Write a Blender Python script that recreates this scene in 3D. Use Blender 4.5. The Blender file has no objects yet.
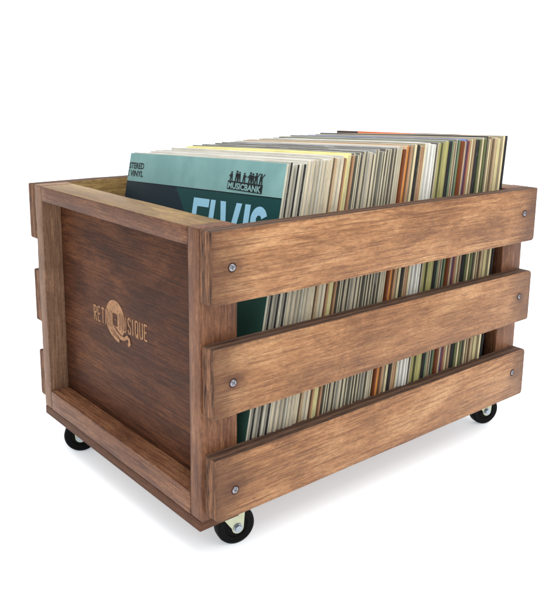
import bpy, bmesh, math, random
from mathutils import Vector, Matrix, Euler, noise

random.seed(7)
scene = bpy.context.scene
COL = scene.collection

# ---------------------------------------------------------------- dimensions (metres)
L, W, T = 0.50, 0.3505, 0.0178          # crate length, depth, slat thickness
D, S = 0.0413, 0.0187                   # end-frame depth, stile width
ZO = 0.3325                             # height of the crate's top edge above the floor
ZB, ZF = -0.2923, -0.2812               # underside / top of the base board (from the crate top)
RAIL_T, RAIL_B = 0.0176, 0.0240

def lin(r, g, b):
    f = lambda c: (c/255/12.92) if c/255 <= .04045 else ((c/255+.055)/1.055)**2.4
    return (f(r), f(g), f(b), 1.0)

# ---------------------------------------------------------------- node helpers
class NT:
    def __init__(self, name):
        self.m = bpy.data.materials.new(name); self.m.use_nodes = True
        self.t = self.m.node_tree; self.t.nodes.clear()
        self.out = self.t.nodes.new('ShaderNodeOutputMaterial')
        self.b = self.t.nodes.new('ShaderNodeBsdfPrincipled')
        self.t.links.new(self.b.outputs[0], self.out.inputs[0])
    def n(self, typ, **kw):
        nd = self.t.nodes.new(typ)
        for k, v in kw.items():
            if hasattr(nd, k) and k not in ('inputs',): setattr(nd, k, v)
        return nd
    def l(self, a, b): self.t.links.new(a, b)
    def setin(self, sock, v):
        if hasattr(v, 'is_output') or isinstance(v, bpy.types.NodeSocket): self.l(v, sock)
        else: sock.default_value = v
    def math(self, op, a, b=None, c=None, clamp=False):
        nd = self.t.nodes.new('ShaderNodeMath'); nd.operation = op; nd.use_clamp = clamp
        for i, v in enumerate((a, b, c)):
            if v is not None: self.setin(nd.inputs[i], v)
        return nd.outputs[0]
    def mix(self, fac, a, b, mode='MIX'):
        nd = self.t.nodes.new('ShaderNodeMix'); nd.data_type = 'RGBA'; nd.blend_type = mode
        self.setin(nd.inputs[0], fac); self.setin(nd.inputs[6], a); self.setin(nd.inputs[7], b)
        return nd.outputs[2]
    def ramp(self, fac, stops, interp='LINEAR'):
        nd = self.t.nodes.new('ShaderNodeValToRGB'); e = nd.color_ramp.elements
        nd.color_ramp.interpolation = interp
        while len(e) < len(stops): e.new(0.5)
        for el, (p, c) in zip(e, stops): el.position = p; el.color = c
        self.l(fac, nd.inputs[0]); return nd.outputs[0]
    def smooth(self, v, lo, hi, to0=0., to1=1.):
        nd = self.t.nodes.new('ShaderNodeMapRange'); nd.interpolation_type = 'SMOOTHSTEP'
        self.setin(nd.inputs[0], v); nd.inputs[1].default_value = lo; nd.inputs[2].default_value = hi
        nd.inputs[3].default_value = to0; nd.inputs[4].default_value = to1
        return nd.outputs[0]
    def noise(self, vec, scale, detail=4, rough=.55, dist=0., out=0):
        nd = self.t.nodes.new('ShaderNodeTexNoise'); self.l(vec, nd.inputs['Vector'])
        nd.inputs['Scale'].default_value = scale; nd.inputs['Detail'].default_value = detail
        nd.inputs['Roughness'].default_value = rough; nd.inputs['Distortion'].default_value = dist
        return nd.outputs[out]
    def objcoord(self, rnd=True, scale=(1, 1, 1)):
        tc = self.t.nodes.new('ShaderNodeTexCoord'); oi = self.t.nodes.new('ShaderNodeObjectInfo')
        v = tc.outputs['Object']; self.raw = v; self.rand = oi.outputs['Random']
        mp = self.t.nodes.new('ShaderNodeVectorMath'); mp.operation = 'MULTIPLY'
        self.l(v, mp.inputs[0]); mp.inputs[1].default_value = scale; v = mp.outputs[0]
        if rnd:
            ad = self.t.nodes.new('ShaderNodeVectorMath'); ad.operation = 'ADD'; self.l(v, ad.inputs[0])
            cb = self.t.nodes.new('ShaderNodeCombineXYZ')
            r = self.math('MULTIPLY', self.rand, 37.)
            for i in range(3): self.l(r, cb.inputs[i])
            self.l(cb.outputs[0], ad.inputs[1]); v = ad.outputs[0]
        return v
    def scale(self, vec, s):
        mp = self.t.nodes.new('ShaderNodeVectorMath'); mp.operation = 'MULTIPLY'
        self.l(vec, mp.inputs[0]); mp.inputs[1].default_value = s; return mp.outputs[0]
    def sep(self, vec):
        nd = self.t.nodes.new('ShaderNodeSeparateXYZ'); self.l(vec, nd.inputs[0]); return nd.outputs
    def edge(self, radius):
        """1 on worn edges, 0 on the flat of a board"""
        bv = self.t.nodes.new('ShaderNodeBevel'); bv.samples = 4; bv.inputs['Radius'].default_value = radius
        ge = self.t.nodes.new('ShaderNodeNewGeometry')
        d = self.t.nodes.new('ShaderNodeVectorMath'); d.operation = 'DOT_PRODUCT'
        self.l(bv.outputs[0], d.inputs[0]); self.l(ge.outputs['True Normal'], d.inputs[1])
        return self.smooth(d.outputs['Value'], 1.0, .80)
    def bump(self, h, strength, dist=.001):
        nd = self.t.nodes.new('ShaderNodeBump'); nd.inputs['Strength'].default_value = strength
        nd.inputs['Distance'].default_value = dist; self.l(h, nd.inputs['Height'])
        self.l(nd.outputs[0], self.b.inputs['Normal'])
    def done(self, color, rough=.5, spec=.3, metal=0.):
        self.setin(self.b.inputs['Base Color'], color); self.setin(self.b.inputs['Roughness'], rough)
        self.b.inputs['Specular IOR Level'].default_value = spec; self.b.inputs['Metallic'].default_value = metal
        return self.m

def wood(name, dark, mid, light, end_dark=None, half=None, blotch=1.0, rough=.5, pore=.5, edge_dark=.55, fig_scale=26., spec=.22, fleck=1., spread=1.):
    """stained plywood face, grain along local X"""
    k = NT(name); v = k.objcoord()
    v1 = k.scale(v, (.34, 1, 1))
    big = k.noise(v1, 13., 5, .62, .8)
    fig = k.noise(k.scale(v, (.30, 1, 1)), fig_scale, 10, .80, .9)
    warp = k.noise(v, 9., 3, .5, 0., 1)
    fine = k.noise(k.scale(v, (.09, 1, 1)), 240., 4, .65, .5)
    pores = k.noise(k.scale(v, (.035, 1, 1)), 620., 2, .5)
    a = k.math('MULTIPLY', big, .55 * blotch); a = k.math('MULTIPLY_ADD', fig, .55, a)
    a = k.math('MULTIPLY_ADD', fine, .22, a)
    a = k.math('MULTIPLY_ADD', k.math('SUBTRACT', a, .66), spread, .66)
    base = k.ramp(a, [(.50, dark), (.62, tuple(.35*p+.65*q for p, q in zip(dark, mid))), (.665, mid), (.72, tuple(.5*p+.5*q for p, q in zip(mid, light))), (.80, light)])
    # short wavy flecks of the veneer's figure
    fl = k.noise(k.scale(v, (.20, 1, 1)), 150., 9, .82, .7)
    base = k.mix(k.smooth(fl, .36, .64), k.mix(.17*fleck, base, dark), k.mix(.13*fleck, base, light))
    # long straight grain lines, crowding together in places
    gl = k.noise(k.scale(v, (.022, 1, 1)), 330., 5, .72, .35)
    gz = k.smooth(k.noise(k.scale(v, (.25, 1, 1)), 24., 2, .5), .40, .62)
    base = k.mix(k.math('MULTIPLY', k.smooth(gl, .50, .62), k.math('MULTIPLY_ADD', gz, .32, .10)), base, dark)
    base = k.mix(k.math('MULTIPLY', k.smooth(gl, .47, .36), .28), base, light)
    # crisp dark ticks and a fine tooth
    tk = k.noise(k.scale(v, (.10, 1, 1)), 420., 6, .8, .4)
    base = k.mix(k.math('MULTIPLY', k.smooth(tk, .57, .62), .30), base, dark)
    mi = k.noise(k.scale(v, (.22, 1, 1)), 900., 2, .6)
    base = k.mix(.75, base, k.ramp(mi, [(.34, (.64, .62, .60, 1)), (.62, (1.0, 1.0, 1.0, 1))]), 'MULTIPLY')
    base = k.mix(1., base, k.ramp(k.rand, [(0, (.90, .89, .88, 1)), (1, (1, 1, 1, 1))]), 'MULTIPLY')
    # fine dark pores
    pr = k.smooth(pores, .54, .62)
    base = k.mix(k.math('MULTIPLY', pr, pore), base, dark)
    # worm-like dark stain blotches
    st = k.noise(k.scale(v, (.36, 1, 1)), 34., 9, .8, 1.6)
    sm = k.math('MULTIPLY', k.smooth(st, .56, .68), .50)
    base = k.mix(sm, base, dark)
    if half:
        x = k.math('ABSOLUTE', k.sep(k.raw)[0])
        nz = k.noise(v, 45., 4, .6)
        x = k.math('MULTIPLY_ADD', nz, .05, x)
        e = k.math('MULTIPLY', k.smooth(x, half - .035, half + .035), .75)
        base = k.mix(e, base, end_dark or dark)
        # stain bleeding around the screws
        sx_, sy_, sz_ = k.sep(k.raw)
        dx = k.math('SUBTRACT', k.math('ABSOLUTE', sx_), half-.024)
        dd = k.math('SQRT', k.math('ADD', k.math('MULTIPLY', dx, k.math('MULTIPLY', dx, .35)), k.math('MULTIPLY', sz_, sz_)))
        dd = k.math('MULTIPLY_ADD', k.noise(v, 70., 4, .6), .016, dd)
        base = k.mix(k.math('MULTIPLY', k.smooth(dd, .020, .009), .55), base, end_dark or dark)
    ed = k.edge(.0050)
    en = k.smooth(k.noise(v, 150., 3, .6), .35, .65)
    base = k.mix(k.math('MULTIPLY', k.math('MULTIPLY', ed, en), edge_dark*1.35), base, (dark[0]*.35, dark[1]*.32, dark[2]*.32, 1))
    base = k.mix(k.math('MULTIPLY', k.math('MULTIPLY', k.edge(.0016), k.smooth(k.noise(v, 60., 3, .6), .55, .68)), .5), base, tuple(min(.9, q*1.25) for q in light[:3])+(1,))
    h = k.math('MULTIPLY_ADD', fine, .6, k.math('MULTIPLY', pores, .5))
    k.bump(h, .35, .0007)
    r = k.math('MULTIPLY_ADD', fine, .22, rough - .11)
    return k.done(base, r, spec)

def ply_edge(name, axis, pitch, c_dark, c_light, rough=.7, streak=(1, 1, 1), offset=0., amp=.42, ragg=1.5):
    """layered plywood edge: bands stacked along `axis`"""
    k = NT(name); v = k.objcoord()
    wob = k.noise(k.scale(v, streak), 60., 4, .6)
    p = k.sep(k.raw)[axis]
    ph = k.math('MULTIPLY_ADD', p, 1. / pitch, offset)
    ph = k.math('MULTIPLY_ADD', wob, .55, ph)
    s = k.math('SINE', k.math('MULTIPLY', ph, math.tau))
    rag = k.noise(k.scale(v, streak), 420., 4, .7)
    q = k.math('MULTIPLY_ADD', k.math('SUBTRACT', rag, .5), ragg, k.math('MULTIPLY_ADD', s, amp, .75))
    col = k.ramp(k.math('MULTIPLY_ADD', q, .4, .2), [(.22, c_dark), (.52, tuple((a*.6+b*.4) for a, b in zip(c_dark, c_light))), (.85, c_light)])
    k.bump(q, .6, .0009)
    return k.done(col, rough, .2)

def plain(name, col, rough=.5, spec=.3, metal=0., var=.0, scale=200., bump=0.):
    k = NT(name); v = k.objcoord()
    c = col
    nz = k.noise(v, scale, 4, .6)
    if var:
        c = k.mix(k.smooth(nz, .3, .7), tuple(x*(1-var) for x in col[:3])+(1,), tuple(min(1, x*(1+var)) for x in col[:3])+(1,))
    if bump: k.bump(nz, bump, .0005)
    return k.done(c, rough, spec, metal)

# ---------------------------------------------------------------- object helpers
def link(name, me, mats, parent=None, loc=(0, 0, 0), rot=(0, 0, 0), smooth=None):
    me.name = name
    if smooth is not None:
        for p in me.polygons: p.use_smooth = True
        me.set_sharp_from_angle(angle=math.radians(smooth))
    for m in mats: me.materials.append(m)
    o = bpy.data.objects.new(name, me); COL.objects.link(o)
    o.location = loc; o.rotation_euler = rot
    if parent: o.parent = parent
    return o

def tag(o, label, cat=None, group=None):
    o['label'] = label
    if cat: o['category'] = cat
    if group: o['group'] = group

def to_mesh(bm, name='m'):
    bmesh.ops.recalc_face_normals(bm, faces=bm.faces)
    me = bpy.data.meshes.new(name); bm.to_mesh(me); bm.free(); return me

def box_bm(sx, sy, sz, bevel=0., seg=2, bm=None, at=(0, 0, 0), rot=None):
    own = bm is None
    tmp = bmesh.new()
    bmesh.ops.create_cube(tmp, size=1., matrix=Matrix.Diagonal((sx, sy, sz, 1)))
    if bevel: bmesh.ops.bevel(tmp, geom=tmp.edges[:], offset=bevel, segments=seg, profile=.6, affect='EDGES')
    M = Matrix.Translation(at) @ (rot.to_4x4() if rot else Matrix())
    tmp.transform(M)
    if own: return tmp
    me = bpy.data.meshes.new('t'); tmp.to_mesh(me); tmp.free(); bm.from_mesh(me); bpy.data.meshes.remove(me)
    return bm

def board(sx, sy, sz, bevel=.0012, wob=.0004, n=24, seed=0):
    """board with grain along X and slightly uneven edges"""
    bm = bmesh.new()
    bmesh.ops.create_cube(bm, size=1., matrix=Matrix.Diagonal((sx, sy, sz, 1)))
    bmesh.ops.bevel(bm, geom=bm.edges[:], offset=bevel, segments=2, profile=.55, affect='EDGES')
    for i in range(1, n):
        x = -sx/2 + sx*i/n
        bmesh.ops.bisect_plane(bm, geom=bm.verts[:]+bm.edges[:]+bm.faces[:], plane_co=(x, 0, 0), plane_no=(1, 0, 0))
    for v in bm.verts:
        for ax in (1, 2):
            sg = 1 if v.co[ax] > 0 else -1
            v.co[ax] += wob*noise.noise(Vector((v.co.x*22, sg*3.1+ax*7, seed*5.3)))
    return to_mesh(bm)

def strip(points, w, closed=False):
    """mitred stroke along a polyline -> (verts, faces)"""
    P = [Vector(p) for p in points]; n = len(P); vs = []; fs = []
    for i in range(n):
        a = P[i-1] if (i > 0 or closed) else None; b = P[(i+1) % n] if (i < n-1 or closed) else None
        d1 = (P[i]-a).normalized() if a is not None else None
        d2 = (b-P[i]).normalized() if b is not None else None
        if d1 is None: d1 = d2
        if d2 is None: d2 = d1
        n1 = Vector((-d1.y, d1.x)); n2 = Vector((-d2.y, d2.x)); m = (n1+n2)
        m = m.normalized() if m.length > 1e-6 else n1
        k = w/2/max(.45, m.dot(n1))
        vs += [P[i]+m*k, P[i]-m*k]
    for i in range(n if closed else n-1):
        j = (i+1) % n
        fs.append((2*i, 2*i+1, 2*j+1, 2*j))
    return vs, fs

class Flat:
    """flat artwork: 2-D polygons (x right, y up) raised a hair above a surface"""
    def __init__(self): self.bm = bmesh.new()
    def poly(self, pts, z=0.):
        self.bm.faces.new([self.bm.verts.new((p[0], p[1], z)) for p in pts])
    def stroke(self, pts, w, closed=False, z=0.):
        vs, fs = strip(pts, w, closed)
        vv = [self.bm.verts.new((v.x, v.y, z)) for v in vs]
        for f in fs:
            try: self.bm.faces.new([vv[i] for i in f])
            except ValueError: pass
    def text(self, s, size, at=(0, 0), sx=1., off=0., fit=None, space=1., fit_h=None, z=0.):
        cu = bpy.data.curves.new('lettering', 'FONT'); cu.body = s; cu.size = size; cu.offset = off
        cu.space_character = space; cu.resolution_u = 4
        o = bpy.data.objects.new('lettering', cu); COL.objects.link(o)
        bpy.context.view_layer.update()
        me = bpy.data.meshes.new_from_object(o.evaluated_get(bpy.context.evaluated_depsgraph_get()))
        bpy.data.objects.remove(o); bpy.data.curves.remove(cu)
        xs = [v.co.x for v in me.vertices]; ys = [v.co.y for v in me.vertices]
        x0, x1, y0, y1 = min(xs), max(xs), min(ys), max(ys)
        kx = fit/(x1-x0) if fit else sx; ky = fit_h/(y1-y0) if fit_h else 1.
        for v in me.vertices:
            v.co = ((v.co.x-x0)*kx+at[0], (v.co.y-y0)*ky+at[1], z)
        self.bm.from_mesh(me); bpy.data.meshes.remove(me)
    def mesh(self, M):
        bm = self.bm
        for f in bm.faces:
            f.normal_update()
            if f.normal.z < 0: f.normal_flip()
        bm.transform(M)
        me = bpy.data.meshes.new('art'); bm.to_mesh(me); bm.free(); return me

def circle(cx, cy, r, n=40, a0=0., a1=math.tau, ry=None):
    ry = ry or r
    return [(cx+r*math.cos(a0+(a1-a0)*i/n), cy+ry*math.sin(a0+(a1-a0)*i/n)) for i in range(n)]

# face of artwork on a surface whose outward normal is -X: x right = -Y, y up = +Z
FACE_X = Matrix(((0, 0, -1, 0), (-1, 0, 0, 0), (0, 1, 0, 0), (0, 0, 0, 1)))

# ---------------------------------------------------------------- materials
M_SLAT = wood('slat_wood', lin(88, 54, 35), lin(155, 109, 72), lin(192, 149, 107), end_dark=lin(68, 41, 29), half=L/2, rough=.5, spread=.85)
M_FRAME = wood('frame_wood', lin(74, 44, 31), lin(124, 81, 56), lin(156, 111, 80), rough=.5, pore=.6, fig_scale=34.)
M_TOP_LIT = wood('top_rail_wood_lit', lin(92, 66, 36), lin(142, 110, 60), lin(176, 144, 90), rough=.42, pore=.5, edge_dark=.4)  # light from above put into the colour as an olive tint
M_SLAT_LIT = wood('slat_wood_lit', lin(108, 84, 50), lin(166, 136, 84), lin(196, 168, 116))  # slat wood with yellowish interior light painted into the colour
M_INNER = wood('pale_frame_wood', lin(98, 70, 54), lin(146, 112, 88), lin(174, 140, 114), rough=.55, pore=.6)
M_PANEL = wood('panel_wood', lin(46, 26, 19), lin(84, 50, 34), lin(120, 77, 51), rough=.55, pore=.5, blotch=1.05, fig_scale=18., spec=.1, spread=.8)
M_EDGE = ply_edge('slat_edge_ply', 1, .0082, lin(46, 31, 26), lin(112, 84, 66), streak=(.1, 1, 1), offset=.1, amp=.34, ragg=2.2)
M_END = ply_edge('slat_end_grain', 1, .0105, lin(48, 31, 23), lin(156, 110, 80), streak=(1, 1, .14), offset=.15, amp=.22, ragg=3.6)
M_BASE = ply_edge('base_board_ply', 2, .0062, lin(64, 40, 29), lin(114, 76, 53), streak=(.1, .1, 1), amp=.20, ragg=2.6)
M_FLOORB = plain('plain_board', lin(120, 85, 60), .6, var=.2)
M_SCREW = plain('bright_zinc', lin(132, 132, 140), .36, .5, 1., var=.15, scale=900.)
M_HOLE = plain('countersink_shade', lin(66, 42, 31), .8, .1, var=.3)
M_RECESS = plain('recess_shade', lin(74, 72, 74), .6, .2)
M_TYRE = plain('black_rubber', lin(9, 9, 9), .55, .08, var=.25, scale=300.)
M_HUB = plain('dark_hub', lin(26, 26, 28), .45, .3)
M_ZINC = plain('yellow_zinc_plate', lin(172, 176, 152), .42, .5, .75, var=.08, scale=120.)
M_BOLT = plain('steel_bolt', lin(150, 158, 166), .3, .5, 1., var=.2, scale=800.)
M_LOGO = plain('burnt_in_print', lin(150, 112, 82), .6, .1, var=.26, scale=260.)
M_LOGO_DK = plain('dark_burn', lin(80, 47, 33), .6, .2, var=.2, scale=300.)
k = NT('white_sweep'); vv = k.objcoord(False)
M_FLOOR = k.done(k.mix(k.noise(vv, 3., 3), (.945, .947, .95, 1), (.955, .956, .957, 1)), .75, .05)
k.b.inputs['Emission Color'].default_value = (.86, .94, 1, 1); k.b.inputs['Emission Strength'].default_value = .40   # added glow, tinted blue to lift and cool the shadow under the crate

# ---------------------------------------------------------------- the setting
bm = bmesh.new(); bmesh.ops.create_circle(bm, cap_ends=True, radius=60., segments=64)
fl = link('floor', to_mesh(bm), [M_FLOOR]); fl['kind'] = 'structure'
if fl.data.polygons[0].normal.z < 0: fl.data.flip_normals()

# ---------------------------------------------------------------- the crate
crate = bpy.data.objects.new('record_crate', None); COL.objects.link(crate)
crate.location = (L/2, W/2, 0); crate.empty_display_size = .05
tag(crate, 'brown stained wooden crate with slatted sides and a recessed end panel, standing on black casters', 'crate')
def C(x, y, z): return (x-L/2, y-W/2, z+ZO)      # crate frame (z from its top edge) -> parent space

RY = math.pi/2
for end in (0, 1):
    def X(x): return x if end == 0 else L-x
    cx = X(D/2)
    zlen = -ZF
    for y, sd, ml in ((S/2, 1+end*10, M_FRAME), (W-S/2, 2+end*10, M_INNER)):
        o = link('side_post', board(zlen, S, D, .0011, .0004, 20, sd), [ml], crate, C(cx, y, ZF/2), (0, RY, 0), 40)
        if sd == 2: o['label'] = 'paler rear side post of the recessed end'
    o = link('top_rail', board(W-2*S-.0009, RAIL_T, D, .001, .0003, 20, 3+end*10), [M_TOP_LIT, M_FRAME], crate,
             C(cx, W/2, -RAIL_T/2-.0004), (math.pi/2, 0, math.pi/2), 40)
    # outer face of the rail is in the darker frame stain; its top has overhead light painted in as olive
    for p in o.data.polygons:
        if abs(p.normal.y) < .5: p.material_index = 1
    link('bottom_rail', board(W-2*S-.0009, RAIL_B, D, .001, .0004, 20, 4+end*10), [M_FRAME], crate,
         C(cx, W/2, ZF+RAIL_B/2), (math.pi/2, 0, math.pi/2), 40)
    ph = -ZF-RAIL_T-RAIL_B
    panel = link('end_panel', board(W-2*S-.0004, .011, ph-.0004, .0006, .0001, 8, 5+end*10), [M_PANEL], crate,
                 C(X(.023+.0055), W/2, ZF+RAIL_B+ph/2), (0, 0, math.pi/2), 40)
    if end == 0:
        panel['label'] = 'dark recessed end panel with a branded emblem'
        panel0 = panel

# burnt-in emblem on the left end panel: disc with a record-label hole, arm and lettering
pc = Vector((.023+.0055, W/2, ZF+RAIL_B+ph/2))
def emblem(name, art, mat, lift):
    me = art.mesh(FACE_X)
    # from crate coordinates into the panel's own frame (rotated a quarter turn about Z)
    Rm = Matrix.Rotation(-math.pi/2, 4, 'Z')
    me.transform(Rm @ Matrix.Translation((.023-lift-pc.x, -pc.y, -pc.z)))
    return link(name, me, [mat], panel0)
cxl, czl, rl = -.2012, -.1363, .0222            # x runs along -Y
disc = Flat()
hole = [(cxl-.0045, czl+.0075), (cxl+.0045, czl+.0075), (cxl+.0052, czl-.006), (cxl-.0052, czl-.006)]
ring = circle(cxl, czl, rl, 64)
# disc as a ring of quads around the label hole
hn = 64; hp_ = []
per = []
for i in range(hn):
    a = math.tau*i/hn; dx, dy = math.cos(a), math.sin(a)
    kx = .0050/abs(dx) if abs(dx) > 1e-6 else 9; ky = .0072/abs(dy) if abs(dy) > 1e-6 else 9
    t = min(kx, ky); per.append((cxl+dx*t, czl+dy*t))
for i in range(hn):
    j = (i+1) % hn
    disc.poly([per[i], ring[i], ring[j], per[j]])
disc.poly(circle(cxl, czl, .0011, 12))
# arm sweeping out of the foot of the disc
arm = [(cxl-.004, czl-.0098), (cxl+.004, czl-.0150), (cxl+.012, czl-.0178), (cxl+.020, czl-.0172), (cxl+.027, czl-.0135), (cxl+.0305, czl-.0150), (cxl+.0318, czl-.0195), (cxl+.0285, czl-.0225)]
disc.stroke([arm[0]]+arm[1:], .0042, z=.00035)
disc.stroke([(cxl-.0125, czl-.0150), (cxl-.005, czl-.0192), (cxl+.003, czl-.0222), (cxl+.009, czl-.0225)], .0036, z=.00035)
emblem('emblem_disc', disc, M_LOGO, .0003)
cut = Flat()
cut.stroke([(cxl-.006, czl-.0122), (cxl+.002, czl-.0175), (cxl+.010, czl-.0206), (cxl+.020, czl-.0200)], .0012, z=.0002)
cut.stroke([(cxl-.002, czl-.0078), (cxl+.006, czl-.0125), (cxl+.013, czl-.0152), (cxl+.0195, czl-.0147)], .0009, z=.0002)
emblem('emblem_groove', cut, M_LOGO_DK, .0004)
H_, PW, LW, SWD = .0182, .0094, .0076, .0021
GLYPH = {   # condensed capitals as strokes in a unit cell (x 0..1, y 0..1)
 'R': [[(0, 0), (0, 1)], [(.12, .96), (.7, .96), (1, .84), (1, .62), (.7, .52), (.12, .52)], [(.45, .48), (1, 0)]],
 'E': [[(0, 0), (0, 1)], [(.12, .96), (1, .96)], [(.12, .52), (.85, .52)], [(.12, .04), (1, .04)]],
 'T': [[(-.05, .96), (1.05, .96)], [(.5, .91), (.5, 0)]],
 'O': [[(0, .15), (0, .85), (.25, .96), (.75, .96), (1, .85), (1, .15), (.75, .04), (.25, .04), (0, .15)]],
 'M': [[(0, 0), (0, 1)], [(.06, .96), (.5, .4), (.94, .96)], [(1, 1), (1, 0)]],
 'U': [[(0, 1), (0, .15), (.25, .04), (.75, .04), (1, .15), (1, 1)]],
 'S': [[(1, .80), (1, .87), (.75, .96), (.25, .96), (0, .87), (0, .66), (.2, .56), (.8, .44), (1, .34), (1, .13), (.75, .04), (.25, .04), (0, .13), (0, .22)]],
 'I': [[(.5, 0), (.5, 1)]],
 'Q': [[(0, .15), (0, .85), (.25, .96), (.75, .96), (1, .85), (1, .15), (.75, .04), (.25, .04), (0, .15)], [(.55, .22), (1.08, -.06)]],
}
def word(fl, txt, x, y):
    for ch in txt:
        lw = LW if ch != 'I' else LW*.45
        for q, st in enumerate(GLYPH[ch]):
            pts = [(x+SWD/2+a*(lw-SWD), y+b*H_) for a, b in st]
            closed = len(pts) > 3 and pts[0] == pts[-1]
            fl.stroke(pts[:-1] if closed else pts, SWD, closed, z=.00004*q)
        x += lw+(PW-LW)
    return x
def slope_y(x): return -.1482+(x+.2525)*.040
for ch_, x_ in (('R', -.2525), ('E', -.2431), ('T', -.2338)):
    let = Flat(); word(let, ch_, x_, slope_y(x_)); emblem('emblem_letter', let, M_LOGO, .0003)
for ch_, x_ in (('S', -.1735), ('I', -.1640), ('Q', -.1580), ('U', -.1484), ('E', -.1388)):
    let = Flat(); word(let, ch_, x_, slope_y(x_)); emblem('emblem_letter', let, M_LOGO, .0003)
k = NT('half_burnt_print'); vv = k.objcoord()
M_LOGO_MID = k.done(k.mix(k.noise(vv, 300., 3), lin(122, 85, 60), lin(142, 103, 74)), .6, .2)
for ch_, x_ in (('R', -.2243), ('O', -.2150), ('M', -.1925), ('U', -.1831)):
    let = Flat(); word(let, ch_, x_, slope_y(x_)); emblem('emblem_letter', let, M_LOGO_MID, .0006)

# base board and the wedge-shaped load floor inside
for x0_, x1_, y0_, y1_ in ((0., .046, .003, W), (L-.060, L-.002, .028, W-.028)):   # runners under the two ends carry the casters
    link('runner', board(x1_-x0_, y1_-y0_, ZF-ZB-.0004, .0010, .0005, 12, 40+int(x0_*10)), [M_BASE], crate, C((x0_+x1_)/2, (y0_+y1_)/2, (ZF+ZB)/2-.0002), (0, 0, 0), 40)
bm = bmesh.new()
ya, yb, xa, xb = .004, W-.004, D+.0003, L-D-.0003
vs = [bm.verts.new(C(x, y, z)) for x in (xa, xb) for (y, z) in ((ya, ZF+.0010), (yb, ZF+.0010), (yb, -.2690), (ya, -.2535))]
for f in ((0, 1, 2, 3), (4, 7, 6, 5), (0, 4, 5, 1), (1, 5, 6, 2), (2, 6, 7, 3), (3, 7, 4, 0)): bm.faces.new([vs[i] for i in f])
bmesh.ops.bevel(bm, geom=bm.edges[:], offset=.0008, segments=1, affect='EDGES')
link('load_floor', to_mesh(bm), [M_FLOORB], crate)

# slats
def slat_mesh(length, h, t, seed, corner=(.003, .003, .003, .003), wob=.0007):
    """rounded board profile in XZ, extruded along Y, edges eased; materials: face, long edge, end"""
    n = 36; pts = []
    hx, hz = length/2, h/2
    def arc(cx, cz, r, a0):
        for i in range(5):
            a = a0+math.pi/2*i/4; pts.append([cx+r*math.cos(a), cz+r*math.sin(a)])
    r0, r1, r2, r3 = corner              # top-right, top-left, bottom-left, bottom-right
    arc(hx-r0, hz-r0, r0, 0)
    for i in range(1, n): pts.append([hx-r0-(length-r0-r1)*i/n, hz])
    arc(-hx+r1, hz-r1, r1, math.pi/2)
    arc(-hx+r2, -hz+r2, r2, math.pi)
    for i in range(1, n): pts.append([-hx+r2+(length-r2-r3)*i/n, -hz])
    arc(hx-r3, -hz+r3, r3, 1.5*math.pi)
    for p in pts:
        s = 1 if p[1] > 0 else -1
        p[1] += wob*(noise.noise(Vector((p[0]*9, s*2.7, seed*3.7)))*1.0+.35*noise.noise(Vector((p[0]*45, s*2.7, seed*1.7))))
    bm = bmesh.new()
    f0 = bm.faces.new([bm.verts.new((p[0], -t/2, p[1])) for p in pts])
    f1 = bm.faces.new([bm.verts.new((p[0], t/2, p[1])) for p in reversed(pts)])
    m = len(pts); a = f0.verts[:]; b = f1.verts[:][::-1]
    for i in range(m):
        j = (i+1) % m
        bm.faces.new((a[j], a[i], b[i], b[j]))
    bmesh.ops.recalc_face_normals(bm, faces=bm.faces)
    rim = [e for e in bm.edges if abs(e.verts[0].co.y-e.verts[1].co.y) < 1e-7]
    bmesh.ops.bevel(bm, geom=rim, offset=.0011, segments=2, profile=.6, affect='EDGES')
    bm.normal_update()
    for f in bm.faces:
        nn = f.normal
        f.material_index = 0 if abs(nn.y) > .55 else (2 if abs(nn.x) > .75 else 1)
    return to_mesh(bm)

def screw_parts(parent, x, z, yface, seed, outward=-1):
    rnd = random.Random(seed)
    # shade of the countersink, painted as a shallow dark ring around the head
    bm = bmesh.new(); prof = [(.0046, .0001), (.0044, .0003), (.0036, .0002), (.0030, -.0004)]; n = 24; rows = []
    for r, h in prof: rows.append([bm.verts.new((r*math.cos(math.tau*i/n), outward*h, r*math.sin(math.tau*i/n))) for i in range(n)])
    for a, b in zip(rows, rows[1:]):
        for i in range(n): bm.faces.new((a[i], a[(i+1) % n], b[(i+1) % n], b[i]))
    ring_ = link('screw_hole', to_mesh(bm), [M_HOLE], parent, (x, yface, z), (0, 0, 0), 60)
    # domed head with a cross recess
    bm = bmesh.new(); rows = []
    prof = [(.0034, -.0003), (.0033, .0004), (.0028, .0007), (.0018, .0010), (.0006, .0011)]
    for r, h in prof: rows.append([bm.verts.new((r*math.cos(math.tau*i/n), outward*h, r*math.sin(math.tau*i/n))) for i in range(n)])
    for a, b in zip(rows, rows[1:]):
        for i in range(n): bm.faces.new((a[i], a[(i+1) % n], b[(i+1) % n], b[i]))
    bm.faces.new(rows[-1])
    for q in (0, 1):        # raised dark cross, the recess's shade put into its colour
        box_bm(.0042 if q else .00085, .0012, .00085 if q else .0042, .0001, 1, cross if q else (cross := bmesh.new()), (0, outward*(.0006+.00003*q), 0))
    hd = link('screw', to_mesh(bm), [M_SCREW], parent, (x, yface, z), (0, rnd.uniform(0, 1.5), 0), 50)
    hd.rotation_euler.x = rnd.uniform(-.12, .12); hd.rotation_euler.z = rnd.uniform(-.12, .12)
    link('cross_recess', to_mesh(cross), [M_RECESS], parent, (x, yface, z), tuple(hd.rotation_euler))
    return hd

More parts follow.
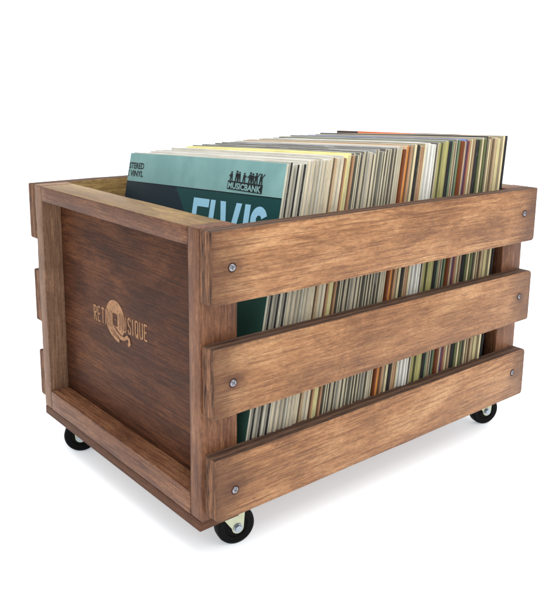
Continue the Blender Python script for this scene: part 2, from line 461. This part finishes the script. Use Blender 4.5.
zs = [(-.0672, 0.0), (-.1730, -.1067), (-.2757, -.2128)]
inset = [(.0, .0012), (.0016, .0), (.0030, .0004)]
screw_pos = [((.0219, -.0341), (.4735, -.0304)), ((.0231, -.1417), (.4759, -.1383)), ((.0255, -.2484), (.4736, -.2407))]
corners = [(.0016, .0016, .0025, .005), (.006, .0018, .002, .004), (.006, .002, .0065, .004)]
for side in (0, 1):
    for i, (zb, zt) in enumerate(zs):
        a, b = inset[i]; ln = L-a-b
        y = -T/2-.0002 if side == 0 else W+T/2+.0002
        me = slat_mesh(ln, zt-zb, T, i+side*5, corners[i])
        xc = (a+L-b)/2; zc = (zt+zb)/2
        s = link('slat', me, [M_SLAT_LIT if (side == 1 and i == 0) else M_SLAT, M_EDGE, M_END], crate, C(xc, y, zc), (0, 0, 0), 35)
        for (sx, sz) in screw_pos[i]:
            screw_parts(s, sx-xc, sz-zc, (-T/2 if side == 0 else T/2), i*7+int(sx*100), -1 if side == 0 else 1)

# casters
R_W, ZC = .0203, -.3122
def wheel_mesh(r, w):
    prof = [(.0040, w*.44), (.0100, w*.44), (.0106, w*.41), (.0116, w*.41), (.0122, w*.46), (r-.0026, w*.5), (r-.0008, w*.42), (r, w*.24)]
    prof = prof+[(a, -b) for a, b in reversed(prof)]
    bm = bmesh.new(); n = 48; rows = []
    for rr, h in prof: rows.append([bm.verts.new((rr*math.cos(math.tau*i/n), h, rr*math.sin(math.tau*i/n))) for i in range(n)])
    for a, b in zip(rows, rows[1:]+rows[:1]):
        for i in range(n): bm.faces.new((a[i], a[(i+1) % n], b[(i+1) % n], b[i]))
    return to_mesh(bm)
def cheek(bm, y, t, trail, top):
    """one tapering fork plate around the axle"""
    n = 14; pts = []
    for i in range(n+1):
        a = math.pi+math.pi*i/n; pts.append((.0062*math.cos(a), .0062*math.sin(a)))
    pts += [(.0070, top*.55), (.0075, top), (-trail-.006, top), (-trail-.005, top*.72)]
    a = [bm.verts.new((p[0], y-t/2, p[1])) for p in pts]; b = [bm.verts.new((p[0], y+t/2, p[1])) for p in pts]
    bm.faces.new(a); bm.faces.new(b[::-1]); m = len(pts)
    for i in range(m): bm.faces.new((a[i], a[(i+1) % m], b[(i+1) % m], b[i]))
def caster(x, y, ang, seed):
    top = (ZB-.0030)-ZC
    bm = bmesh.new(); trail = .010
    cheek(bm, -.0098, .0016, trail, top); cheek(bm, .0098, .0016, trail, top)
    box_bm(.030, .0212, .0016, .0005, 1, bm, (-trail*.55, 0, top))
    box_bm(.030, .026, .0018, .0006, 1, bm, (-trail*.6, 0, top+.0020))
    o = link('caster', to_mesh(bm), [M_ZINC], crate, C(x, y, ZC), (0, 0, ang), 40)
    link('wheel', wheel_mesh(R_W, .0150), [M_TYRE], o, (0, 0, 0), (0, 0, 0), 35)
    for s in (-1, 1):
        bm = bmesh.new()
        for rr, d0, d1, seg in ((.0048, .0, .0009, 24), (.0036, .0009, .0028, 6)):
            bmesh.ops.create_cone(bm, cap_ends=True, segments=seg, radius1=rr, radius2=rr*.94, depth=d1-d0,
                matrix=Matrix.Translation((0, s*(.0107+(d0+d1)/2), 0)) @ Matrix.Rotation(math.pi/2*s, 4, 'X'))
        link('axle_bolt', to_mesh(bm), [M_BOLT], o, (0, 0, 0), (0, 0, 0), 30)
# wheels face roughly towards the front (swivelled a little each)
caster(.0540, .0225, math.radians(-14), 0)
caster(.4880, .0330, math.radians(-20), 1)
caster(.0250, .3050, math.radians(150), 2)
caster(.4550, .3050, math.radians(15), 3)

# ---------------------------------------------------------------- the records
ROLL = math.radians(-2.8)
SW = .300
SP = {  # spine colour, cover colour (several darkened to put shade in the gaps), words
 'teal':   (lin(196, 192, 172), lin(120, 160, 158), 'teal'),
 'black':  (lin(30, 29, 29), lin(60, 60, 62), 'thin black'),
 'gap_shade':    (lin(26, 26, 27), lin(172, 168, 156), 'thin black'),  # added black strip standing in for shade between sleeves
 'ash':    (lin(186, 182, 164), lin(170, 166, 152), 'pale ash grey'),
 'stone':  (lin(194, 182, 156), lin(186, 182, 170), 'stone beige'),
 'tan':    (lin(176, 150, 116), lin(120, 104, 84), 'tan'),
 'rust':   (lin(172, 128, 94), lin(126, 98, 78), 'faded rust'),
 'yellow': (lin(206, 196, 146), lin(224, 217, 150), 'pale yellow'),
 'sage':   (lin(182, 174, 148), lin(108, 106, 95), 'sage grey'),
 'grey':   (lin(174, 162, 138), lin(98, 94, 88), 'mid grey'),
 'brown':  (lin(116, 56, 30), lin(120, 66, 36), 'dark brown'),
 'orange': (lin(200, 128, 56), lin(196, 172, 140), 'orange'),
 'cream':  (lin(204, 190, 150), lin(150, 140, 116), 'cream'),
 'white':  (lin(212, 210, 198), lin(196, 196, 192), 'white'),
 'olive':  (lin(160, 155, 98), lin(96, 96, 70), 'olive green'),
 'slate':  (lin(92, 100, 102), lin(84, 98, 112), 'slate blue'),
 'green':  (lin(98, 112, 84), lin(62, 76, 70), 'moss green'),
 'purple': (lin(92, 74, 100), lin(112, 130, 180), 'purple'),
 'maroon': (lin(124, 62, 64), lin(80, 60, 66), 'maroon'),
 'forest': (lin(98, 106, 62), lin(70, 76, 56), 'leaf green'),
 'ivory':  (lin(212, 198, 148), lin(170, 160, 128), 'ivory'),
 'sunset': (lin(126, 92, 62), lin(206, 108, 66), 'burnt orange'),
}
_cache = {}
def spine_mat(key):
    if ('s', key) in _cache: return _cache['s', key]
    c = SP[key][0]; k = NT('spine_'+key); v = k.objcoord()
    streak = k.noise(k.scale(v, (1, .2, .05)), 900., 3, .6)
    worn = k.noise(k.scale(v, (1.6, 1, .16)), 130., 5, .65)
    dk = tuple(x*.62 for x in c[:3])+(1,); lt = tuple(min(.9, x*1.14+.01) for x in c[:3])+(1,)
    col = k.ramp(k.math('MULTIPLY_ADD', streak, .5, k.math('MULTIPLY', worn, .5)), [(.30, dk), (.50, c), (.72, lt)])
    # scuffs and tiny illegible title printing on the spine
    pr = k.noise(k.scale(v, (3., .2, .35)), 420., 2, .5)
    zz = k.noise(k.scale(v, (.2, .2, 1)), 11., 1, .5)
    msk = k.math('MULTIPLY', k.smooth(pr, .52, .60), k.smooth(zz, .52, .60))
    lum = .3*c[0]+.6*c[1]+.1*c[2]
    ink = lin(70, 62, 54) if lum > .12 else lin(150, 140, 110)
    col = k.mix(k.math('MULTIPLY', msk, .22), col, ink)
    # each sleeve a shade apart
    hv = k.t.nodes.new('ShaderNodeHueSaturation'); k.l(col, hv.inputs['Color'])
    k.l(k.math('MULTIPLY_ADD', k.rand, .26, .60), hv.inputs['Value'])
    k.bump(worn, .15, .0006)
    _cache['s', key] = k.done(hv.outputs[0], .62, .2); return _cache['s', key]
def cover_mat(key):
    if ('c', key) in _cache: return _cache['c', key]
    c = SP[key][1]; k = NT('cover_'+key); v = k.objcoord()
    worn = k.noise(v, 30., 5, .6)
    dk = tuple(x*.80 for x in c[:3])+(1,)
    col = k.ramp(worn, [(.3, dk), (.6, c)])
    if key in ('sunset', 'grey', 'slate', 'sage'):      # printed patches along the top of the cover
        yy = k.noise(k.scale(v, (.1, 1, .6)), 16., 2, .5)
        alt = {'sunset': lin(52, 34, 30), 'grey': lin(140, 140, 138), 'slate': lin(150, 156, 164), 'sage': lin(120, 118, 108)}[key]
        col = k.mix(k.smooth(yy, .53, .56), col, alt)
    _cache['c', key] = k.done(col, .5, .25); return _cache['c', key]
def top_mat(key):
    if ('t', key) in _cache: return _cache['t', key]
    c0, c1 = SP[key][0], SP[key][1]
    c = tuple(.25*a+.75*b for a, b in zip(c0[:3], c1[:3]))+(1,)
    tops = {'gap_shade': (232, 232, 230), 'ash': (238, 238, 236), 'sage': (222, 223, 224), 'grey': (176, 178, 186), 'stone': (236, 236, 234), 'cream': (232, 230, 220), 'olive': (222, 224, 222), 'slate': (150, 166, 190),
            'green': (196, 204, 206), 'purple': (120, 136, 184), 'maroon': (190, 190, 200), 'forest': (214, 216, 210), 'ivory': (236, 234, 224), 'tan': (224, 218, 206), 'rust': (222, 212, 200), 'white': (240, 240, 240)}
    if key in tops: c = lin(*tops[key])
    k = NT('top_edge_'+key); v = k.objcoord()
    nz = k.noise(k.scale(v, (1, .12, 1)), 120., 4, .6)
    col = k.mix(k.smooth(nz, .3, .7), tuple(x*.8 for x in c[:3])+(1,), c)
    _cache['t', key] = k.done(col, .6, .2); return _cache['t', key]

# front cover of the first sleeve: pale teal band above a dark lower field (object space of the sleeve)
k = NT('teal_front_cover'); vr = k.objcoord(False); sx, sy, sz = k.sep(vr)
band = k.math('GREATER_THAN', sz, -.0345)
shape = k.math('GREATER_THAN', k.math('MULTIPLY_ADD', sz, -.9, sy), .2186)
low = k.mix(shape, lin(22, 62, 62), lin(22, 38, 46))
low = k.mix(k.smooth(sz, -.10, -.14), low, lin(54, 86, 77))  # lower part lightened in the colour to offset the shade down there
scr = k.math('MULTIPLY', k.smooth(k.noise(k.scale(vr, (1, .5, 2)), 90., 3, .6), .70, .74), .35)
low = k.mix(scr, low, lin(90, 110, 120))
paper = k.noise(vr, 25., 4, .6)
teal = k.mix(k.smooth(paper, .3, .7), lin(108, 146, 145), lin(121, 159, 157))
col = k.mix(band, low, teal)
ln_ = k.math('MULTIPLY', k.math('GREATER_THAN', sz, -.0357), k.math('LESS_THAN', sz, -.0345))
col = k.mix(ln_, col, lin(12, 26, 30))
M_COVER = k.done(col, .5, .08)
M_ELVIS = plain('light_blue_ink', lin(154, 206, 232), .5, .2, var=.03)
M_INK = plain('black_ink', lin(16, 24, 28), .5, .2)
M_TEALINK = plain('teal_ink', lin(128, 168, 166), .5, .2)

def sleeve_mesh(t, h, seed, w=SW):
    """one sleeve: origin at the upper front corner's mid thickness; Y to the rear, Z up"""
    rnd = random.Random(seed)
    bm = bmesh.new()
    bmesh.ops.create_cube(bm, size=1., matrix=Matrix.Translation((0, w/2, -h/2)) @ Matrix.Diagonal((t, w, h, 1)))
    bmesh.ops.bevel(bm, geom=bm.edges[:], offset=min(.0007, t*.3), segments=2, profile=.5, affect='EDGES')
    # softened, slightly dog-eared corner
    dog = rnd.uniform(0, .0012)
    for yy in (.25, .5, .75):
        bmesh.ops.bisect_plane(bm, geom=bm.verts[:]+bm.edges[:]+bm.faces[:], plane_co=(0, w*yy, 0), plane_no=(0, 1, 0))
    for v in bm.verts:
        if v.co.z > -h*.05 and v.co.y < w*.03: v.co.z -= dog
        if v.co.z > -h*.05: v.co.z += .0007*noise.noise(Vector((v.co.y*14, seed*3.3, 0)))
    bm.normal_update()
    for f in bm.faces:
        n_ = f.normal
        f.material_index = 0 if abs(n_.x) > .7 else (2 if n_.z > .7 else 1)
    return to_mesh(bm)

order = (['teal', 'gap_shade', 'ash', 'gap_shade', 'ash', 'gap_shade', 'ash'] + ['stone']*4 + ['ash'] + ['stone']*4 + ['tan', 'stone', 'stone', 'rust', 'yellow', 'yellow', 'rust']
         + ['sage', 'sage', 'sage', 'grey', 'sage', 'sage', 'stone', 'sage', 'grey', 'sage', 'sage', 'sage', 'grey', 'sage', 'sage', 'grey', 'sage', 'stone', 'sage']
         + ['brown', 'orange', 'orange', 'rust', 'tan', 'cream', 'black', 'tan', 'rust', 'cream'] + ['white']*4 + ['black', 'grey']
         + ['olive']*4 + ['black', 'green', 'tan', 'sage', 'green', 'brown', 'tan', 'purple', 'maroon', 'rust']
         + ['cream', 'tan', 'black', 'forest', 'cream', 'forest', 'forest', 'black']
         + ['cream', 'tan', 'cream', 'tan', 'cream', 'ivory', 'ivory', 'cream', 'sunset', 'black'])
N = len(order)
ORD = ['first', 'second', 'third', 'fourth', 'fifth', 'sixth', 'seventh', 'eighth', 'ninth', 'tenth', 'eleventh', 'twelfth',
       'thirteenth', 'fourteenth', 'fifteenth', 'sixteenth', 'seventeenth', 'eighteenth', 'nineteenth', 'twentieth', 'twenty-first', 'twenty-second', 'twenty-third', 'twenty-fourth']
thick = {'black': .72, 'gap_shade': 1.05, 'white': .95, 'olive': 1.05, 'ivory': 1.1, 'teal': .95, 'yellow': .8, 'orange': .72, 'brown': .7, 'rust': .75, 'sage': .98}
wts = [thick.get(c, 1.)*random.uniform(.72, 1.28) for c in order]
XT0, XT1 = .1085, .4690                    # top front corners of first and last sleeve (outer faces)
tot = sum(wts); x = XT0
i_yel = order.index('yellow'); i_or = order.index('orange'); i_wh = order.index('white'); i_ol = order.index('olive')
pos = []
for w_ in wts:
    p_ = (XT1-XT0)*w_/tot; pos.append((x, p_)); x += p_

def label_for(i, key):
    word = SP[key][2]
    if i == 0: return 'teal front record sleeve with light blue lettering and a black band emblem'
    if i == N-1: return 'black record sleeve closing the rear end of the row'
    if i == N-2: return 'burnt orange record sleeve standing tallest, just before the black rear sleeve'
    if i < i_yel:
        return f'{word} record sleeve, {ORD[i-1]} behind the teal front sleeve'
    if key == 'yellow':
        return f'pale yellow record sleeve, {"front" if i == i_yel else "rear"} one of the yellow pair'
    if i < i_or:
        return f'{word} record sleeve, {ORD[i-i_yel-2]} behind the pale yellow pair'
    if key == 'orange':
        return f'orange record sleeve, {"front" if i == i_or else "rear"} one of the bright orange pair'
    if i < i_wh:
        return f'{word} record sleeve, {ORD[i-i_or-2]} behind the bright orange pair'
    if key == 'white':
        return f'white record sleeve, {ORD[i-i_wh]} from the front in the white cluster'
    if i < i_ol:
        return f'{word} record sleeve between the white and olive clusters, {ORD[i-i_wh-4]} behind the white'
    if key == 'olive':
        return f'olive green record sleeve, {ORD[i-i_ol]} from the front in the olive cluster'
    if i < i_ol+4+10:
        return f'{word} record sleeve, {ORD[i-i_ol-4]} behind the olive cluster'
    return f'{word} record sleeve, {ORD[N-2-i]} in front of the black rear sleeve'

for i, key in enumerate(order):
    x0, p_ = pos[i]; f = i/(N-1)
    gap = .24 if key not in ('sage', 'grey') else .40
    if key in ('stone', 'white', 'olive', 'ivory'): gap = .16
    t = p_*(1-gap)
    slope = .222-.067*f
    th = math.atan(slope)+(random.uniform(-.0022, .0022) if 0 < i < N-1 else 0)
    ztop = .0500+.0135*min(1., f*1.25)+random.uniform(-.0022, .0018)
    roll = ROLL; y0 = .012+random.uniform(-.0022, .0012)
    if 0 < i < 10: ztop -= .0008
    if i == 0: ztop, y0 = .0500, .012
    if key == 'sunset': ztop += .0022; roll = math.radians(-2.0)
    if i == N-1: ztop = .0645
    # height so that the foot stands on the load floor
    h = (ztop+.2530)/math.cos(th)-.0012
    Rm = Matrix.Rotation(roll, 3, 'X') @ Matrix.Rotation(th, 3, 'Y')
    o = link('record_sleeve', sleeve_mesh(t, h, i), [cover_mat(key), spine_mat(key), top_mat(key)], None,
             (x0+p_*.5, y0, ztop+ZO), Rm.to_euler(), 40)
    tag(o, label_for(i, key), 'record', 'record sleeves packed upright in the crate')
    if i == 0:
        o.data.materials[0] = M_COVER
        first, t0 = o, t

def print_on(name, art, mat, lift):
    me = art.mesh(FACE_X); me.transform(Matrix.Translation((-t0/2-lift, 0, 0)))
    return link(name, me, [mat], first)
# title letters (x right = -Y; right-hand edge of the cover at x = 0)
ti = Flat(); yt, hb = -.0445, .062; st = .0088
def X_(u): return -u
e0, e1 = X_(.1475), X_(.1175)
ti.poly([(e0, yt), (e0, yt-hb), (e1, yt-hb), (e1, yt-hb+st), (e0+st, yt-hb+st), (e0+st, yt-hb/2-st/2), (e1-.003, yt-hb/2-st/2), (e1-.003, yt-hb/2+st/2), (e0+st, yt-hb/2+st/2), (e0+st, yt-st), (e1, yt-st), (e1, yt)])
l0 = X_(.1150); ti.poly([(l0, yt), (l0, yt-hb), (l0+.025, yt-hb), (l0+.025, yt-hb+st), (l0+st, yt-hb+st), (l0+st, yt)])
v0, v1 = X_(.0975), X_(.0600); vm = (v0+v1)/2
ti.poly([(v0, yt), (v0+.0095, yt), (vm, yt-hb+.016), (v1-.0095, yt), (v1, yt), (vm+.0048, yt-hb), (vm-.0048, yt-hb)])
i0 = X_(.0545); ti.poly([(i0, yt), (i0, yt-hb), (i0+.0088, yt-hb), (i0+.0088, yt)])
scx, sr = X_(.0303), .0086
spts = [(scx+sr*math.cos(a), yt-.0136+sr*math.sin(a)) for a in [math.radians(18+ i*13.8) for i in range(19)]]
spts += [(scx-.004+.008*q, yt-.029-.006*q) for q in (.35, .65)]
spts += [(scx+sr*math.cos(a), yt-hb+.0156+sr*math.sin(a)) for a in [math.radians(72-i*14) for i in range(19)]]
ti.stroke(spts, st)
print_on('title_lettering', ti, M_ELVIS, .00025)
st_ = Flat()
st_.text('STERED', .012, (X_(.2985), -.0192), off=.0003, fit=.0350, fit_h=.0076)
st_.text('VINYL', .012, (X_(.2940), -.0285), off=.0003, fit=.0310, fit_h=.0072)
st_.stroke([(X_(.2985)+.0020, -.0205), (X_(.2985), -.0228), (X_(.2985), -.0262), (X_(.2985)+.0020, -.0288)], .0012)
print_on('corner_lettering', st_, M_INK, .00025)
bd = Flat()
bd.poly([(X_(.0900), -.0222), (X_(.0900), -.0312), (X_(.0315), -.0328), (X_(.0315), -.0238)])
# row of musicians standing on the band
def figure(fx, fy, s, kind):
    P = lambda pts: [(fx+a*s*1.35, fy+b*s) for a, b in pts]
    bd.poly(P(circle(0, 8.3, 1.0, 12)))
    bd.poly(P([(-1.3, 7.1), (1.3, 7.1), (1.5, 3.6), (-1.5, 3.6)]))
    bd.poly(P([(-1.5, 3.55), (-.1, 3.55), (-.5, 0), (-1.7, 0)])); bd.poly(P([(.1, 3.55), (1.5, 3.55), (1.8, 0), (.6, 0)]))
    if kind == 0: bd.poly(P([(1.35, 6.8), (1.5, 5.6), (3.2, 4.8), (3.4, 5.6)]))
    if kind == 1: bd.poly(P([(1.35, 6.9), (1.45, 5.9), (3.6, 8.6), (3.0, 9.4)]))
    if kind == 2: bd.poly(P([(-1.35, 6.8), (-3.0, 4.6), (-2.4, 3.8), (-1.5, 5.2)]))
    if kind == 3: bd.poly(P([(-1.4, 6.6), (-3.6, 5.8), (-3.4, 4.8), (-1.5, 5.0)]))
for j, (u, hgt, kd) in enumerate(((.0850, .0098, 2), (.0758, .0112, 0), (.0715, .0102, 3), (.0632, .0098, 0), (.0530, .0112, 2), (.0490, .0104, 0), (.0432, .0112, 1), (.0355, .0108, 1))):
    figure(X_(u), -.0221-.0016*(.09-u)/.0585, hgt/9.3, kd)
print_on('band_emblem', bd, M_INK, .00025)
bl = Flat()
bl.text('MUSICBANK', .009, (0, 0), off=.0003, fit=.0550, fit_h=.0066)
for v in bl.bm.verts:
    v.co.x += X_(.0883); v.co.y += -.0304-.0016*(v.co.x-X_(.0883))/.055
print_on('band_lettering', bl, M_TEALINK, .0006)

# ---------------------------------------------------------------- light: white studio, big overhead softbox, fill from front right
w = bpy.data.worlds.new('World'); scene.world = w; w.use_nodes = True
t = w.node_tree; t.nodes.clear()
out = t.nodes.new('ShaderNodeOutputWorld'); bg = t.nodes.new('ShaderNodeBackground'); t.links.new(bg.outputs[0], out.inputs[0])
tc = t.nodes.new('ShaderNodeTexCoord'); dp = t.nodes.new('ShaderNodeVectorMath'); dp.operation = 'DOT_PRODUCT'
t.links.new(tc.outputs['Generated'], dp.inputs[0]); dp.inputs[1].default_value = (.66, .751, 0)
def wmap(src, a, b, c, d):
    m = t.nodes.new('ShaderNodeMapRange'); m.interpolation_type = 'SMOOTHSTEP'; t.links.new(src, m.inputs[0])
    m.inputs[1].default_value, m.inputs[2].default_value = a, b
    for i_, q in ((3, c), (4, d)):
        if isinstance(q, float): m.inputs[i_].default_value = q
        else: t.links.new(q, m.inputs[i_])
    return m.outputs[0]
low_ = wmap(dp.outputs['Value'], -.3, .6, .36, 1.12)          # dim studio behind the camera, white sweep ahead
sp_ = t.nodes.new('ShaderNodeSeparateXYZ'); t.links.new(tc.outputs['Generated'], sp_.inputs[0])
all_ = wmap(sp_.outputs[2], .18, .60, low_, 1.30)              # bright ceiling bounce
t.links.new(all_, bg.inputs['Strength']); bg.inputs['Color'].default_value = (1, 1, 1, 1)

def area(name, loc, target, size, power, col=(1, 1, 1)):
    d = bpy.data.lights.new(name, 'AREA'); d.shape = 'RECTANGLE'; d.size, d.size_y = size; d.energy = power; d.color = col
    o = bpy.data.objects.new(name, d); COL.objects.link(o); o.location = loc
    o.rotation_euler = (Vector(target)-Vector(loc)).to_track_quat('-Z', 'Y').to_euler()
    return o
area('overhead_softbox', (.22, -.55, 1.95), (.25, .15, 0), (2.0, 2.0), 40.)
area('front_softbox', (.75, -1.9, 1.0), (.25, .1, .15), (1.2, 1.0), 7., (1, .97, .93))

# ---------------------------------------------------------------- camera (solved from the photograph's edges)
cam = bpy.data.cameras.new('camera'); co = bpy.data.objects.new('camera', cam); COL.objects.link(co)
fwd = Vector((.64630758, .73478385, -.20586211)); r2 = Vector((.75324931, -.65748683, .01807054)); u2 = Vector((.12207368, .16674462, .97841415))
Rm = Matrix((r2, u2, -fwd)).transposed().to_4x4()
Rm.translation = Vector((-.37103216, -.55276015, .12695220+ZO))
co.matrix_world = Rm
cam.sensor_fit = 'VERTICAL'; cam.sensor_height = 36.; cam.lens = 777.7275/600*36
cam.shift_x = (279.5-299.05)/600; cam.shift_y = (244.16-300)/600
cam.clip_start = .02; cam.clip_end = 300
scene.camera = co
scene.render.resolution_x, scene.render.resolution_y = 954, 1024
scene.view_settings.view_transform = 'Standard'; scene.view_settings.look = 'None'; scene.view_settings.exposure = 0
